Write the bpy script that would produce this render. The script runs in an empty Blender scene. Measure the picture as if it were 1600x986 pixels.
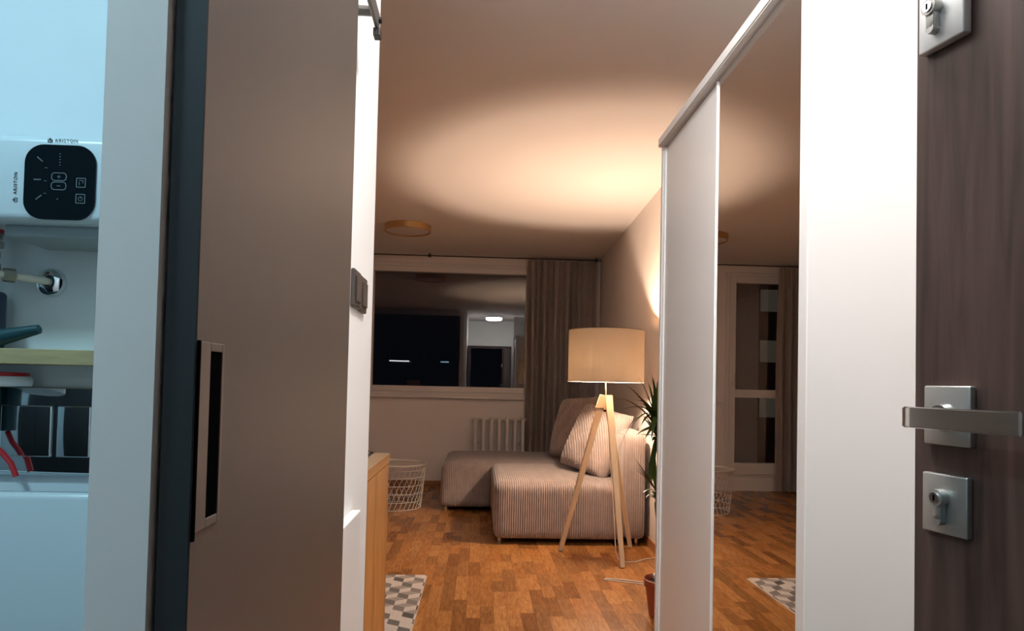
import bpy, bmesh, math, random
from math import sin, cos, pi, radians, atan
from mathutils import Vector, Matrix
random.seed(7)
scene = bpy.context.scene
COL = scene.collection

# ------------------------------------------------------------------ camera
F = 1060.0
yaw = atan(50 / 1060.0); pitch = radians(1.6); roll = radians(1.28)
fwd = Vector((sin(yaw) * cos(pitch), cos(yaw) * cos(pitch), sin(pitch)))
rt = fwd.cross(Vector((0, 0, 1))).normalized(); up = rt.cross(fwd)
r2 = rt * cos(roll) + up * sin(roll); u2 = up * cos(roll) - rt * sin(roll)
cam_d = bpy.data.cameras.new('camera'); cam = bpy.data.objects.new('camera', cam_d); COL.objects.link(cam)
m = Matrix.Identity(4)
for i in range(3):
    m[i][0] = r2[i]; m[i][1] = u2[i]; m[i][2] = -fwd[i]
m[0][3], m[1][3], m[2][3] = 0, 0, 1.18
cam.matrix_world = m
cam_d.sensor_fit = 'HORIZONTAL'; cam_d.sensor_width = 36; cam_d.lens = 36 * F / 1600
cam_d.shift_x = 0; cam_d.shift_y = (571 - 493) / 1600.0
cam_d.clip_start = 0.02; cam_d.clip_end = 200
scene.camera = cam

# ------------------------------------------------------------------ world, exposure, lights
w = bpy.data.worlds.new('night'); scene.world = w; w.use_nodes = True
w.node_tree.nodes['Background'].inputs[0].default_value = (0.35, 0.45, 0.7, 1)
w.node_tree.nodes['Background'].inputs[1].default_value = 0.004
scene.view_settings.view_transform = 'Standard'; scene.view_settings.look = 'None'
scene.view_settings.exposure = 0.14; scene.view_settings.gamma = 1
P_BULB = 2150.0     # emission of the floor lamp bulb
P_HALL = 104.0      # emission of the hall ceiling light disc
P_BATH = 13.0        # watts, bathroom ceiling lamp (cool)

def area(name, loc, rot, size, power, color):
    d = bpy.data.lights.new(name, 'AREA'); d.shape = 'DISK'; d.size = size; d.energy = power; d.color = color
    o = bpy.data.objects.new(name, d); o.location = loc; o.rotation_euler = rot; COL.objects.link(o); return o
area('bathroom_light', (-1.05, 0.22, 2.45), (radians(12), 0, 0), 0.22, P_BATH, (0.52, 0.86, 1.0))

# ------------------------------------------------------------------ materials
def new_mat(name):
    mt = bpy.data.materials.new(name); mt.use_nodes = True
    nt = mt.node_tree; return mt, nt, nt.nodes['Principled BSDF']
def N(nt, t, **k):
    n = nt.nodes.new(t)
    for a, b in k.items(): setattr(n, a, b)
    return n
def mat(name, col, rough=0.6, metal=0.0, noise=0.0, nscale=30, bump=0.0, bscale=200, stretch=(1, 1, 1), spec=0.5, trans=0):
    mt, nt, b = new_mat(name)
    b.inputs['Base Color'].default_value = (*col, 1); b.inputs['Roughness'].default_value = rough
    b.inputs['Metallic'].default_value = metal; b.inputs['Specular IOR Level'].default_value = spec
    if noise or bump:
        tc = N(nt, 'ShaderNodeTexCoord'); mp = N(nt, 'ShaderNodeMapping'); mp.inputs['Scale'].default_value = stretch
        nt.links.new(tc.outputs['Object'], mp.inputs[0])
    if noise:
        nz = N(nt, 'ShaderNodeTexNoise'); nz.inputs['Scale'].default_value = nscale; nz.inputs['Detail'].default_value = 5
        nt.links.new(mp.outputs[0], nz.inputs[0])
        cr = N(nt, 'ShaderNodeValToRGB'); e = cr.color_ramp.elements
        e[0].position = .3; e[1].position = .7
        e[0].color = (*[c * (1 - noise) for c in col], 1); e[1].color = (*[min(1, c * (1 + noise)) for c in col], 1)
        nt.links.new(nz.outputs[0], cr.inputs[0]); nt.links.new(cr.outputs[0], b.inputs['Base Color'])
    if bump:
        nb = N(nt, 'ShaderNodeTexNoise'); nb.inputs['Scale'].default_value = bscale; nb.inputs['Detail'].default_value = 3
        nt.links.new(mp.outputs[0], nb.inputs[0])
        bp = N(nt, 'ShaderNodeBump'); bp.inputs['Strength'].default_value = bump; bp.inputs['Distance'].default_value = .002
        nt.links.new(nb.outputs[0], bp.inputs['Height']); nt.links.new(bp.outputs[0], b.inputs['Normal'])
    return mt
def emit(name, col, s):
    mt = bpy.data.materials.new(name); mt.use_nodes = True; nt = mt.node_tree; nt.nodes.clear()
    e = N(nt, 'ShaderNodeEmission'); e.inputs[0].default_value = (*col, 1); e.inputs[1].default_value = s
    o = N(nt, 'ShaderNodeOutputMaterial'); nt.links.new(e.outputs[0], o.inputs[0]); return mt
def glass_mat(name, refl, tint=(1, 1, 1)):
    mt = bpy.data.materials.new(name); mt.use_nodes = True; nt = mt.node_tree; nt.nodes.clear()
    g = N(nt, 'ShaderNodeBsdfGlossy'); g.inputs['Roughness'].default_value = 0.0
    t = N(nt, 'ShaderNodeBsdfTransparent'); t.inputs[0].default_value = (*tint, 1)
    fr = N(nt, 'ShaderNodeLayerWeight'); fr.inputs[0].default_value = .25
    ma = N(nt, 'ShaderNodeMath', operation='MULTIPLY_ADD'); ma.inputs[1].default_value = 1 - refl; ma.inputs[2].default_value = refl
    nt.links.new(fr.outputs['Fresnel'], ma.inputs[0])
    mx = N(nt, 'ShaderNodeMixShader'); o = N(nt, 'ShaderNodeOutputMaterial')
    mx.inputs[0].default_value = refl
    nt.links.new(t.outputs[0], mx.inputs[1]); nt.links.new(g.outputs[0], mx.inputs[2]); nt.links.new(mx.outputs[0], o.inputs[0])
    return mt
def wood_mat(name, c1, c2, rough=.4, grain=(4, 4, 60), attr=None, rand=False, bump=.15, scale=1.0):
    """grain: object-space noise stretched; low value = long along that axis"""
    mt, nt, b = new_mat(name)
    tc = N(nt, 'ShaderNodeTexCoord'); mp = N(nt, 'ShaderNodeMapping'); mp.inputs['Scale'].default_value = grain
    src = tc.outputs['Object']
    if rand:
        oi = N(nt, 'ShaderNodeObjectInfo'); vm = N(nt, 'ShaderNodeVectorMath', operation='SCALE'); cb = N(nt, 'ShaderNodeCombineXYZ')
        for k in range(3): nt.links.new(oi.outputs['Random'], cb.inputs[k])
        nt.links.new(cb.outputs[0], vm.inputs[0]); vm.inputs['Scale'].default_value = 37
        va = N(nt, 'ShaderNodeVectorMath', operation='ADD'); nt.links.new(src, va.inputs[0]); nt.links.new(vm.outputs[0], va.inputs[1]); src = va.outputs[0]
    nt.links.new(src, mp.inputs[0])
    nz = N(nt, 'ShaderNodeTexNoise'); nz.inputs['Scale'].default_value = scale; nz.inputs['Detail'].default_value = 6; nz.inputs['Distortion'].default_value = .6
    nt.links.new(mp.outputs[0], nz.inputs[0])
    cr = N(nt, 'ShaderNodeValToRGB'); e = cr.color_ramp.elements; e[0].position = .32; e[1].position = .66
    e[0].color = (*c1, 1); e[1].color = (*c2, 1); nt.links.new(nz.outputs[0], cr.inputs[0]); out = cr.outputs[0]
    if attr:
        at = N(nt, 'ShaderNodeAttribute'); at.attribute_name = attr
        mx = N(nt, 'ShaderNodeMix', data_type='RGBA', blend_type='MULTIPLY'); mx.inputs[0].default_value = 1
        nt.links.new(out, mx.inputs[6]); nt.links.new(at.outputs['Color'], mx.inputs[7]); out = mx.outputs[2]
    nt.links.new(out, b.inputs['Base Color']); b.inputs['Roughness'].default_value = rough
    bp = N(nt, 'ShaderNodeBump'); bp.inputs['Strength'].default_value = bump; bp.inputs['Distance'].default_value = .001
    nt.links.new(nz.outputs[0], bp.inputs['Height']); nt.links.new(bp.outputs[0], b.inputs['Normal'])
    return mt
def cord_mat(name, c, pitch=.012, axis=0):
    mt, nt, b = new_mat(name)
    tc = N(nt, 'ShaderNodeTexCoord'); wv = N(nt, 'ShaderNodeTexWave', wave_type='BANDS', bands_direction='XYZ'[axis])
    wv.inputs['Scale'].default_value = 1 / pitch / 3.18; wv.inputs['Distortion'].default_value = .4; wv.inputs['Detail'].default_value = 1
    wv.inputs['Detail Scale'].default_value = 3
    nt.links.new(tc.outputs['Object'], wv.inputs[0])
    nz = N(nt, 'ShaderNodeTexNoise'); nz.inputs['Scale'].default_value = 14; nz.inputs['Detail'].default_value = 6; nt.links.new(tc.outputs['Object'], nz.inputs[0])
    a = N(nt, 'ShaderNodeMix', data_type='RGBA'); a.inputs[6].default_value = (*[x * .78 for x in c], 1); a.inputs[7].default_value = (*[min(1, x * 1.12) for x in c], 1)
    nt.links.new(wv.outputs['Fac'], a.inputs[0])
    a2 = N(nt, 'ShaderNodeMix', data_type='RGBA', blend_type='MULTIPLY'); a2.inputs[0].default_value = .5
    nt.links.new(a.outputs[2], a2.inputs[6]); nt.links.new(nz.outputs[0], a2.inputs[7])
    mr = N(nt, 'ShaderNodeHueSaturation'); mr.inputs['Value'].default_value = 1.25; nt.links.new(a2.outputs[2], mr.inputs['Color'])
    nt.links.new(mr.outputs[0], b.inputs['Base Color']); b.inputs['Roughness'].default_value = .95
    b.inputs['Sheen Weight'].default_value = .3
    bp = N(nt, 'ShaderNodeBump'); bp.inputs['Strength'].default_value = .8; bp.inputs['Distance'].default_value = .004
    nt.links.new(wv.outputs['Fac'], bp.inputs['Height']); nt.links.new(bp.outputs[0], b.inputs['Normal'])
    return mt

M = {}
M['wall'] = mat('wall_paint', (.83, .77, .73), .8, noise=.02, nscale=3, bump=.06, bscale=120)
M['white_wall'] = mat('white_wall_paint', (.86, .86, .85), .7, bump=.05, bscale=150)
M['ceil'] = mat('ceiling_paint', (.80, .77, .75), .9, bump=.06, bscale=60)
M['bath'] = mat('bathroom_paint', (.74, .80, .84), .55, noise=.03, nscale=5)
M['sub'] = mat('subfloor', (.06, .03, .015), .9)
M['plank'] = wood_mat('oak_parquet', (.34, .138, .038), (.53, .240, .072), .27, (30, 4, 30), attr='tone', rand=True, bump=.10, scale=3.0)
M['skirt'] = wood_mat('skirting_wood', (.30, .13, .05), (.42, .20, .08), .45, (2, 2, 20))
M['frame'] = mat('window_frame_white', (.74, .70, .66), .45)
M['glass'] = glass_mat('night_glass', .105)
M['black'] = mat('black_lacquer', (.008, .008, .009), .12)
M['blackm'] = mat('black_metal', (.02, .018, .017), .45, .3)
M['blackflat'] = mat('black_recess', (.002, .002, .002), 1.0, spec=0)
M['curtain'] = mat('curtain_linen', (.58, .50, .46), .95, noise=.10, nscale=60, stretch=(1, 1, .3), bump=.3, bscale=500)
M['cord'] = cord_mat('corduroy', (.315, .255, .235), .0165)
M['cordp'] = cord_mat('corduroy_cushion', (.36, .285, .26), .0165, 0)
M['taupe'] = mat('taupe_door_film', (.056, .047, .041), .42, noise=.05, nscale=4, stretch=(1, 1, .3), bump=.05, bscale=400)
M['edge_shade'] = mat('door_edge_shade', (.014, .021, .026), .6)  # shade of the unlit door edge, put into its colour
M['white'] = mat('white_lacquer', (.84, .84, .83), .35)
M['whitem'] = mat('white_powdercoat', (.72, .68, .62), .45)
M['rail'] = mat('wardrobe_rail', (.74, .71, .68), .4, .0)
M['mirror'] = mat('mirror', (.86, .86, .85), .0, 1.0)
M['gglass'] = mat('green_glass_edge', (.03, .09, .075), .15)
M['steel'] = mat('brushed_nickel', (.66, .67, .66), .20, 1.0, noise=.05, nscale=50, stretch=(.3, 3, 3))
M['steeld'] = mat('nickel_plate', (.50, .50, .48), .42, .85)
M['satin'] = mat('satin_lock_plate', (.80, .83, .84), .35, .35)
M['chrome'] = mat('chrome', (.80, .82, .84), .04, 1.0)
M['brass'] = mat('brass_ring', (.62, .38, .16), .35, .8)
M['fitting'] = mat('fitting_metal', (.42, .38, .32), .35, .8)
M['diff'] = mat('lamp_diffuser', (.74, .70, .66), .5)
M['walnut'] = wood_mat('dark_walnut', (.050, .026, .020), (.112, .062, .050), .45, (26, 26, 1.6), bump=.25, scale=2.2)
M['beech_glare'] = wood_mat('beech_top_glare', (.62, .42, .24), (.72, .52, .31), .3, (3, 30, 30))  # worktop top face, paled in colour for the grazing reflection
M['stave'] = wood_mat('oak_stave', (.52, .235, .060), (.70, .37, .115), .4, (30, 30, 2.2), attr='tone', rand=True, scale=2.0)
M['stave2'] = wood_mat('oak_edge', (.52, .235, .060), (.70, .37, .115), .4, (3, 3, 40))
M['pine'] = wood_mat('lamp_pine', (.64, .50, .32), (.76, .62, .43), .5, (12, 12, 2))
M['shelfwood'] = mat('shelf_wood', (.46, .36, .19), .5, noise=.12, nscale=60, stretch=(.3, 2, 2))
M['pot'] = mat('terracotta_plastic', (.33, .065, .028), .45)
M['soil'] = mat('soil', (.02, .013, .009), .95, noise=.5, nscale=80, bump=1, bscale=80)
M['bark'] = mat('cane_bark', (.16, .11, .06), .85, noise=.3, nscale=30, bump=.6, bscale=40)
def leaf_mat(name, a, b_, rgh=.4):
    mt, nt, b = new_mat(name)
    oi = N(nt, 'ShaderNodeObjectInfo'); mx = N(nt, 'ShaderNodeMix', data_type='RGBA')
    mx.inputs[6].default_value = (*a, 1); mx.inputs[7].default_value = (*b_, 1)
    nt.links.new(oi.outputs['Random'], mx.inputs[0]); nt.links.new(mx.outputs[2], b.inputs['Base Color']); b.inputs['Roughness'].default_value = rgh
    return mt
M['leaf'] = leaf_mat('leaf_green', (.075, .17, .04), (.17, .28, .07))
M['leafr'] = leaf_mat('leaf_reddish', (.11, .06, .03), (.15, .13, .04))
M['rad'] = mat('radiator_enamel', (.66, .60, .54), .4)
M['bwhite'] = mat('boiler_white', (.66, .75, .80), .3)
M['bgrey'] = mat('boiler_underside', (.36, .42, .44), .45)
M['bpanel'] = mat('boiler_glass_panel', (.006, .010, .014), .06)
M['print'] = mat('grey_print', (.05, .06, .07), .6)
M['lprint'] = mat('panel_print', (.20, .24, .26), .5)
M['red'] = mat('red_plastic', (.55, .02, .03), .35)
M['teal'] = mat('teal_plastic', (.012, .06, .075), .4)
M['blue'] = mat('dark_blue_plastic', (.012, .025, .07), .3)
M['cable'] = mat('white_cable', (.80, .72, .62), .5)
M['rub'] = mat('rubber', (.02, .02, .02), .7)
M['hob'] = mat('hob_glass', (.01, .01, .01), .1)
M['switch'] = mat('anthracite_switch', (.055, .045, .04), .45)
M['greyc'] = mat('rail_grey', (.10, .095, .09), .4, .5)

# ------------------------------------------------------------------ mesh helpers
class MB:
    def __init__(s): s.bm = bmesh.new()
    def box(s, x0, y0, z0, x1, y1, z1, bev=0, seg=2, mtx=None):
        b = bmesh.new(); bmesh.ops.create_cube(b, size=1)
        for v in b.verts: v.co = Vector(((v.co.x + .5) * (x1 - x0) + x0, (v.co.y + .5) * (y1 - y0) + y0, (v.co.z + .5) * (z1 - z0) + z0))
        if bev: bmesh.ops.bevel(b, geom=list(b.edges), offset=bev, segments=seg, affect='EDGES', profile=.5)
        return s._add(b, mtx)
    def _add(s, b, mtx=None, smooth=False):
        if mtx is not None: b.transform(mtx)
        me = bpy.data.meshes.new('t'); b.to_mesh(me); b.free(); s.bm.from_mesh(me); bpy.data.meshes.remove(me); return s
    def tube(s, pts, r, n=8, cap=True):
        pts = [Vector(p) for p in pts]; rs = r if isinstance(r, (list, tuple)) else [r] * len(pts)
        rings = []; t0 = (pts[1] - pts[0]).normalized()
        a = t0.orthogonal().normalized()
        for i, p in enumerate(pts):
            t = (pts[min(i + 1, len(pts) - 1)] - pts[max(i - 1, 0)])
            t = t.normalized() if t.length > 1e-9 else t0
            a = (a - t * a.dot(t)).normalized(); b = t.cross(a)
            rings.append([s.bm.verts.new(p + (a * cos(2 * pi * k / n) + b * sin(2 * pi * k / n)) * rs[i]) for k in range(n)])
        for i in range(len(rings) - 1):
            for k in range(n): s.bm.faces.new((rings[i][k], rings[i][(k + 1) % n], rings[i + 1][(k + 1) % n], rings[i + 1][k]))
        if cap:
            s.bm.faces.new(rings[0][::-1]); s.bm.faces.new(rings[-1])
        return s
    def ring(s, c, R, r, n=48, m=6, mtx=None):
        vs = []
        for i in range(n):
            A = 2 * pi * i / n
            row = []
            for k in range(m):
                B = 2 * pi * k / m; q = Vector(((R + r * cos(B)) * cos(A), (R + r * cos(B)) * sin(A), r * sin(B)))
                if mtx is not None: q = mtx @ q
                row.append(s.bm.verts.new(Vector(c) + q))
            vs.append(row)
        for i in range(n):
            for k in range(m): s.bm.faces.new((vs[i][k], vs[(i + 1) % n][k], vs[(i + 1) % n][(k + 1) % m], vs[i][(k + 1) % m]))
        return s
    def lathe(s, prof, c=(0, 0, 0), n=48, mtx=None, close=False):
        rings = []
        for (R, z) in prof:
            if R < 1e-6:
                q = Vector((0, 0, z)); q = mtx @ q if mtx is not None else q
                rings.append([s.bm.verts.new(Vector(c) + q)])
            else:
                row = []
                for k in range(n):
                    q = Vector((R * cos(2 * pi * k / n), R * sin(2 * pi * k / n), z)); q = mtx @ q if mtx is not None else q
                    row.append(s.bm.verts.new(Vector(c) + q))
                rings.append(row)
        pairs = list(zip(rings, rings[1:])) + ([(rings[-1], rings[0])] if close else [])
        for a, b in pairs:
            for k in range(n):
                k2 = (k + 1) % n
                if len(a) == 1 and len(b) == 1: continue
                if len(a) == 1: s.bm.faces.new((a[0], b[k2], b[k]))
                elif len(b) == 1: s.bm.faces.new((a[k], a[k2], b[0]))
                else: s.bm.faces.new((a[k], a[k2], b[k2], b[k]))
        return s
    def prism(s, poly, thick, mtx=None):
        """poly in XZ local, extruded along +Y by thick"""
        a = []; b = []
        for (x, z) in poly:
            p, q = Vector((x, 0, z)), Vector((x, thick, z))
            if mtx is not None: p, q = mtx @ p, mtx @ q
            a.append(s.bm.verts.new(p)); b.append(s.bm.verts.new(q))
        n = len(poly); s.bm.faces.new(a); s.bm.faces.new(b[::-1])
        for i in range(n): s.bm.faces.new((a[i], b[i], b[(i + 1) % n], a[(i + 1) % n]))
        return s
    def soft(s, x0, y0, z0, x1, y1, z1, r, n=14, crown=0.0, wob=0.0, seed=0):
        b = bmesh.new(); bmesh.ops.create_cube(b, size=2); bmesh.ops.subdivide_edges(b, edges=list(b.edges), cuts=n, use_grid_fill=True)
        c = Vector(((x0 + x1) / 2, (y0 + y1) / 2, (z0 + z1) / 2)); hx = Vector(((x1 - x0) / 2, (y1 - y0) / 2, (z1 - z0) / 2))
        for v in b.verts:
            u = v.co.copy()
            # denser near the edges
            u = Vector([math.copysign(abs(t) ** .6, t) for t in u])
            p = Vector((u.x * hx.x, u.y * hx.y, u.z * hx.z))
            q = Vector([max(-(h - r), min(h - r, t)) for t, h in zip(p, hx)])
            d = p - q
            if d.length > 1e-9: p = q + d.normalized() * r
            if u.z > .99: p.z += crown * (1 - u.x ** 4) * (1 - u.y ** 4)
            if wob:
                k = seed * 3.1
                p += Vector((sin(p.z * 9 + k), sin(p.x * 7 + k), (sin(p.x * 8 + k) * sin(p.y * 6.5 + k)) * (1 if u.z > 0 else 0))) * wob
            v.co = p + c
        return s._add(b)
    def done(s, name, material, parent=None, smooth=False, angle=None):
        bmesh.ops.recalc_face_normals(s.bm, faces=s.bm.faces)
        me = bpy.data.meshes.new(name); s.bm.to_mesh(me); s.bm.free()
        mats = material if isinstance(material, (list, tuple)) else [material]
        for q in mats: me.materials.append(q)
        if smooth:
            me.polygons.foreach_set('use_smooth', [True] * len(me.polygons))
            try: me.set_sharp_from_angle(angle=radians(angle or 40))
            except Exception: pass
        o = bpy.data.objects.new(name, me); COL.objects.link(o)
        if parent is not None:
            o.parent = parent
            if parent.get('_off'): pass
        return o
def link_mesh(name, me, parent, loc=(0, 0, 0), rz=0):
    o = bpy.data.objects.new(name, me); COL.objects.link(o); o.location = loc; o.rotation_euler = (0, 0, rz); o.parent = parent; return o
def tag(o, label=None, cat=None, group=None, kind=None):
    for k, v in (('label', label), ('category', cat), ('group', group), ('kind', kind)):
        if v: o[k] = v
    return o
def empty(name, loc=(0, 0, 0), rz=0):
    o = bpy.data.objects.new(name, None); COL.objects.link(o); o.location = loc; o.rotation_euler = (0, 0, rz); o.empty_display_size = .1; return o
def struct(name, mb, mt, label=None, cat=None, parent=None, **k):
    o = mb.done(name, mt, parent, **k); o['kind'] = 'structure'
    if label: o['label'] = label
    if cat: o['category'] = cat
    return o
def local(mb, o):
    """shift a part drawn in world space into its thing's frame (things without rotation)"""
    for v in mb.bm.verts: v.co -= Vector(o.location)
    return mb
def P(mb, name, mt, root, **k): return local(mb, root).done(name, mt, root, **k)
def tone_attr(me, c):
    a = me.color_attributes.new('tone', 'FLOAT_COLOR', 'POINT')
    for d in a.data: d.color = (*c, 1)

# ================================================================== STRUCTURE
H = 2.64
fl = struct('floor', MB().box(-2.8, -.6, -.12, 1.42, 8.1, -.012), M['sub'], 'orange oak parquet floor of short staves running to the window wall', 'floor')
struct('ceiling', MB().box(-2.9, -.7, H, 1.62, 8.1, H + .12), M['ceil'], 'white ceiling with the floor lamp light circle on it', 'ceiling')
# parquet staves: 7 cm wide, several lengths, each a part of the floor; the far ones are one joined part
W = .0705; GAP = .0007
def tone():
    b = random.gauss(.95, .15); b = max(.58, min(1.28, b)); h = random.uniform(-.05, .07)
    return (b * (1 + h * .5), b * (1 - h * .3), b * (1 - h))
tones = [tone() for _ in range(14)] + [(.60, .54, .50), (.68, .64, .60), (1.15, 1.22, 1.32)]
lens = [.20, .25, .31, .36]
cache = {}
def stave_mesh(L, ti):
    k = (L, ti)
    if k not in cache:
        b = bmesh.new(); bmesh.ops.create_cube(b, size=1)
        for v in b.verts: v.co = Vector((v.co.x * (W - GAP), v.co.y * (L - GAP), v.co.z * .012 - .006))
        me = bpy.data.meshes.new('stave'); b.to_mesh(me); b.free(); me.materials.append(M['plank']); tone_attr(me, tones[ti]); cache[k] = me
    return cache[k]
staves = []
x = -2.72; 
while x < 1.34:
    y = 1.9 - random.random() * .3
    while y < 7.78:
        L = random.choice(lens)
        staves.append((x + W / 2, y + L / 2, L, random.randrange(len(tones)), random.uniform(0, .0004))); y += L
    x += W
def vis(s):
    X, Y = s[0], s[1]
    if Y < 3.25: return 99
    px = 750 + 1060 * X / Y
    if px < 612 or px > 1034: return 99
    return Y
staves.sort(key=vis)
near, far = staves[:300], staves[300:]
for s in near:
    o = link_mesh('stave', stave_mesh(s[2], s[3]), fl, (s[0], s[1], s[4])); 
b = bmesh.new(); cl = b.verts.layers.float_color.new('tone')
for s in far:
    x0, x1 = s[0] - (W - GAP) / 2, s[0] + (W - GAP) / 2; y0, y1 = s[1] - (s[2] - GAP) / 2, s[1] + (s[2] - GAP) / 2
    vs = [b.verts.new(p) for p in ((x0, y0, s[4]), (x1, y0, s[4]), (x1, y1, s[4]), (x0, y1, s[4]), (x0, y0, -.012), (x1, y0, -.012), (x1, y1, -.012), (x0, y1, -.012))]
    for v in vs: v[cl] = (*tones[s[3]], 1)
    b.faces.new(vs[:4])
    for i in range(4): b.faces.new((vs[i], vs[i + 4], vs[(i + 1) % 4 + 4], vs[(i + 1) % 4]))
bmesh.ops.recalc_face_normals(b, faces=b.faces)
me = bpy.data.meshes.new('parquet'); b.to_mesh(me); b.free(); me.materials.append(M['plank'])
o = link_mesh('parquet_field', me, fl); o['kind'] = 'stuff'
struct('trim_1', MB().box(-.62, -.6, -.011, 1.3, 1.88, .001), M['sub'], 'dark hall floor covering near the entrance', 'floor')

# right wall, slightly out of square
wr = MB()
vs = [(1.262, -.6), (1.278, 4.6), (1.376, 7.86)]
for (a, c) in zip(vs, vs[1:]):
    wr.prism([(0, 0), (1, 0), (1, 1), (0, 1)], 1, Matrix(((c[0] - a[0], .25, 0, a[0]), (c[1] - a[1], 0, 0, a[1]), (0, 0, H, 0), (0, 0, 0, 1))))
struct('wall_right', wr, M['wall'], 'pale wall behind the corduroy sofa and floor lamp', 'wall')
bs = MB()
a, c = vs[1], vs[2]
bs.prism([(0, 0), (1, 0), (1, 1), (0, 1)], 1, Matrix(((c[0] - a[0], -.014, 0, a[0]), (c[1] - a[1], 0, 0, a[1]), (0, 0, .065, 0), (0, 0, 0, 1))))
a, c = (vs[0][0] + .0065, 2.62), vs[1]
bs.prism([(0, 0), (1, 0), (1, 1), (0, 1)], 1, Matrix(((c[0] - a[0], -.014, 0, a[0]), (c[1] - a[1], 0, 0, a[1]), (0, 0, .065, 0), (0, 0, 0, 1))))
struct('baseboard_right', bs, M['skirt'], 'low brown wooden skirting on the wall beside the sofa', 'baseboard')
# back wall with window and balcony door openings
B = 7.8
wb = MB()
wb.box(.62, B, 0, 1.6, B + .25, H); wb.box(-1.36, B, 0, .62, B + .25, 1.03); wb.box(-2.36, B, 2.555, .62, B + .25, H)
wb.box(-2.8, B, 0, -2.36, B + .25, H); wb.box(-1.46, B, 0, -1.36, B + .25, 2.555); wb.box(-2.36, B, 0, -1.46, B + .25, .16)
struct('wall_back', wb, M['wall'], 'far wall with the wide dark window and radiator', 'wall')
bb = MB().box(-1.36, B - .015, 0, 1.34, B, .065); bb.box(-2.75, B - .015, 0, -2.36, B, .065)
struct('baseboard_back', bb, M['skirt'], 'low brown wooden skirting under the window', 'baseboard')
struct('wall_left', MB().box(-2.95, 1.6, 0, -2.75, 8.05, H), M['wall'], 'left wall of the living room, out of direct view', 'wall')
struct('wall_kitchen', MB().box(-2.8, 1.775, 0, -.337, 1.97, H), M['wall'], 'wall behind the kitchen cabinets', 'wall')
struct('wall_hall', MB().box(-.335, .605, 0, -.283, 1.772, H).box(-.335, -.20, 2.0, -.283, .605, H), M['white_wall'], 'narrow bright white hall wall beyond the taupe sliding door', 'wall')
struct('wall_bathroom', MB().box(-2.4, 1.2, 0, -.336, 1.3, H).box(-2.5, -.4, 0, -2.4, 1.3, H).box(-2.4, -.4, 0, -.283, -.2, H), M['bath'], 'blue-lit painted bathroom wall behind the water heater', 'wall')
struct('wall_entrance', MB().box(-.283, -.3, 0, -.24, -.16, H).box(-.24, -.3, 2.04, .70, -.16, H).box(.70, -.3, 0, 1.27, -.16, H), M['white_wall'], 'white wall around the entrance doorway behind the viewer', 'wall')
struct('trim_2', MB().box(-.283, -.155, 0, -.215, -.10, 2.06, .003).box(-.215, -.155, 2.0, .66, -.10, 2.06, .003).box(.672, -.155, 0, .72, -.10, 2.06, .003), M['walnut'], 'dark entrance door frame', 'door frame')

# ---- window
wf = MB()
def frame_rect(mb, x0, z0, x1, z1, wd, y0, y1, bev=.006, top=None, bot=None):
    tp = top or wd; bt = bot or wd
    mb.box(x0, y0, z0, x0 + wd, y1, z1, bev); mb.box(x1 - wd, y0, z0, x1, y1, z1, bev)
    mb.box(x0 + wd - .002, y0, z1 - tp, x1 - wd + .002, y1, z1, bev); mb.box(x0 + wd - .002, y0, z0, x1 - wd + .002, y1, z0 + bt, bev)
frame_rect(wf, -1.36, 1.03, .62, 2.553, .05, B - .012, B + .09)
frame_rect(wf, -1.315, 1.075, .578, 2.51, .065, B - .028, B + .06)
wf.box(-1.252, B - .026, 1.138, -1.226, B + .05, 2.447, .004)
win = struct('window_1', wf, M['frame'], 'wide dark window with pale wooden frame, reflecting the hall', 'window')
MB().box(-1.253, B + .01, 1.137, .516, B + .022, 2.448).done('pane', M['glass'], win)
MB().box(-1.27, B + .024, 1.128, .53, B + .034, 1.142).done('glazing_bead', M['blackm'], win)
MB().box(-1.42, B - .06, 1.005, .60, B, 1.032, .004).done('window_sill', M['frame'], win)
# ---- balcony door
bd = MB()
frame_rect(bd, -2.36, .16, -1.46, 2.553, .05, B - .012, B + .09)
frame_rect(bd, -2.315, .19, -1.50, 2.51, .075, B - .028, B + .06, top=.085, bot=.135)
bd.box(-2.25, B - .028, 1.085, -1.57, B + .06, 1.18, .005)
dr = struct('door_3', bd, M['frame'], 'pale balcony door with two dark panes, seen in the wardrobe mirror', 'door')
MB().box(-2.242, B + .01, 1.178, -1.573, B + .022, 2.428).done('pane', M['glass'], dr)
MB().box(-2.242, B + .01, .323, -1.573, B + .022, 1.087).done('pane', M['glass'], dr)
MB().box(-1.552, B - .05, 1.22, -1.527, B - .026, 1.27, .004).tube([(-1.54, B - .05, 1.25), (-1.54, B - .07, 1.25), (-1.54, B - .07, 1.36)], .008).done('door_handle', M['frame'], dr)

# ---- far building beyond the balcony door
bl = empty('apartment_building', (-12.4, 34, -8))
P(MB().box(-18, 34, -8, -9, 40, 14), 'facade', mat('facade_night', (.02, .02, .024), .9), bl)
lit = emit('lit_window', (.9, .8, .62), .035)
for z in (-.2, 2.6, 5.2): P(MB().box(-14.3, 33.85, z, -12.87, 34, z + 1.1), 'window', lit, bl)
tag(bl, 'dark building across the street with three dim windows beyond the balcony door', 'building')

bp_ = MB().box(-2.44, 9.2, .1, -1.9, 9.24, 2.7).done('wall_balcony', mat('balcony_screen_grey', (.42, .38, .37), .8)); tag(bp_, 'plain grey balcony screen outside the balcony door', 'screen', kind='structure')
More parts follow.
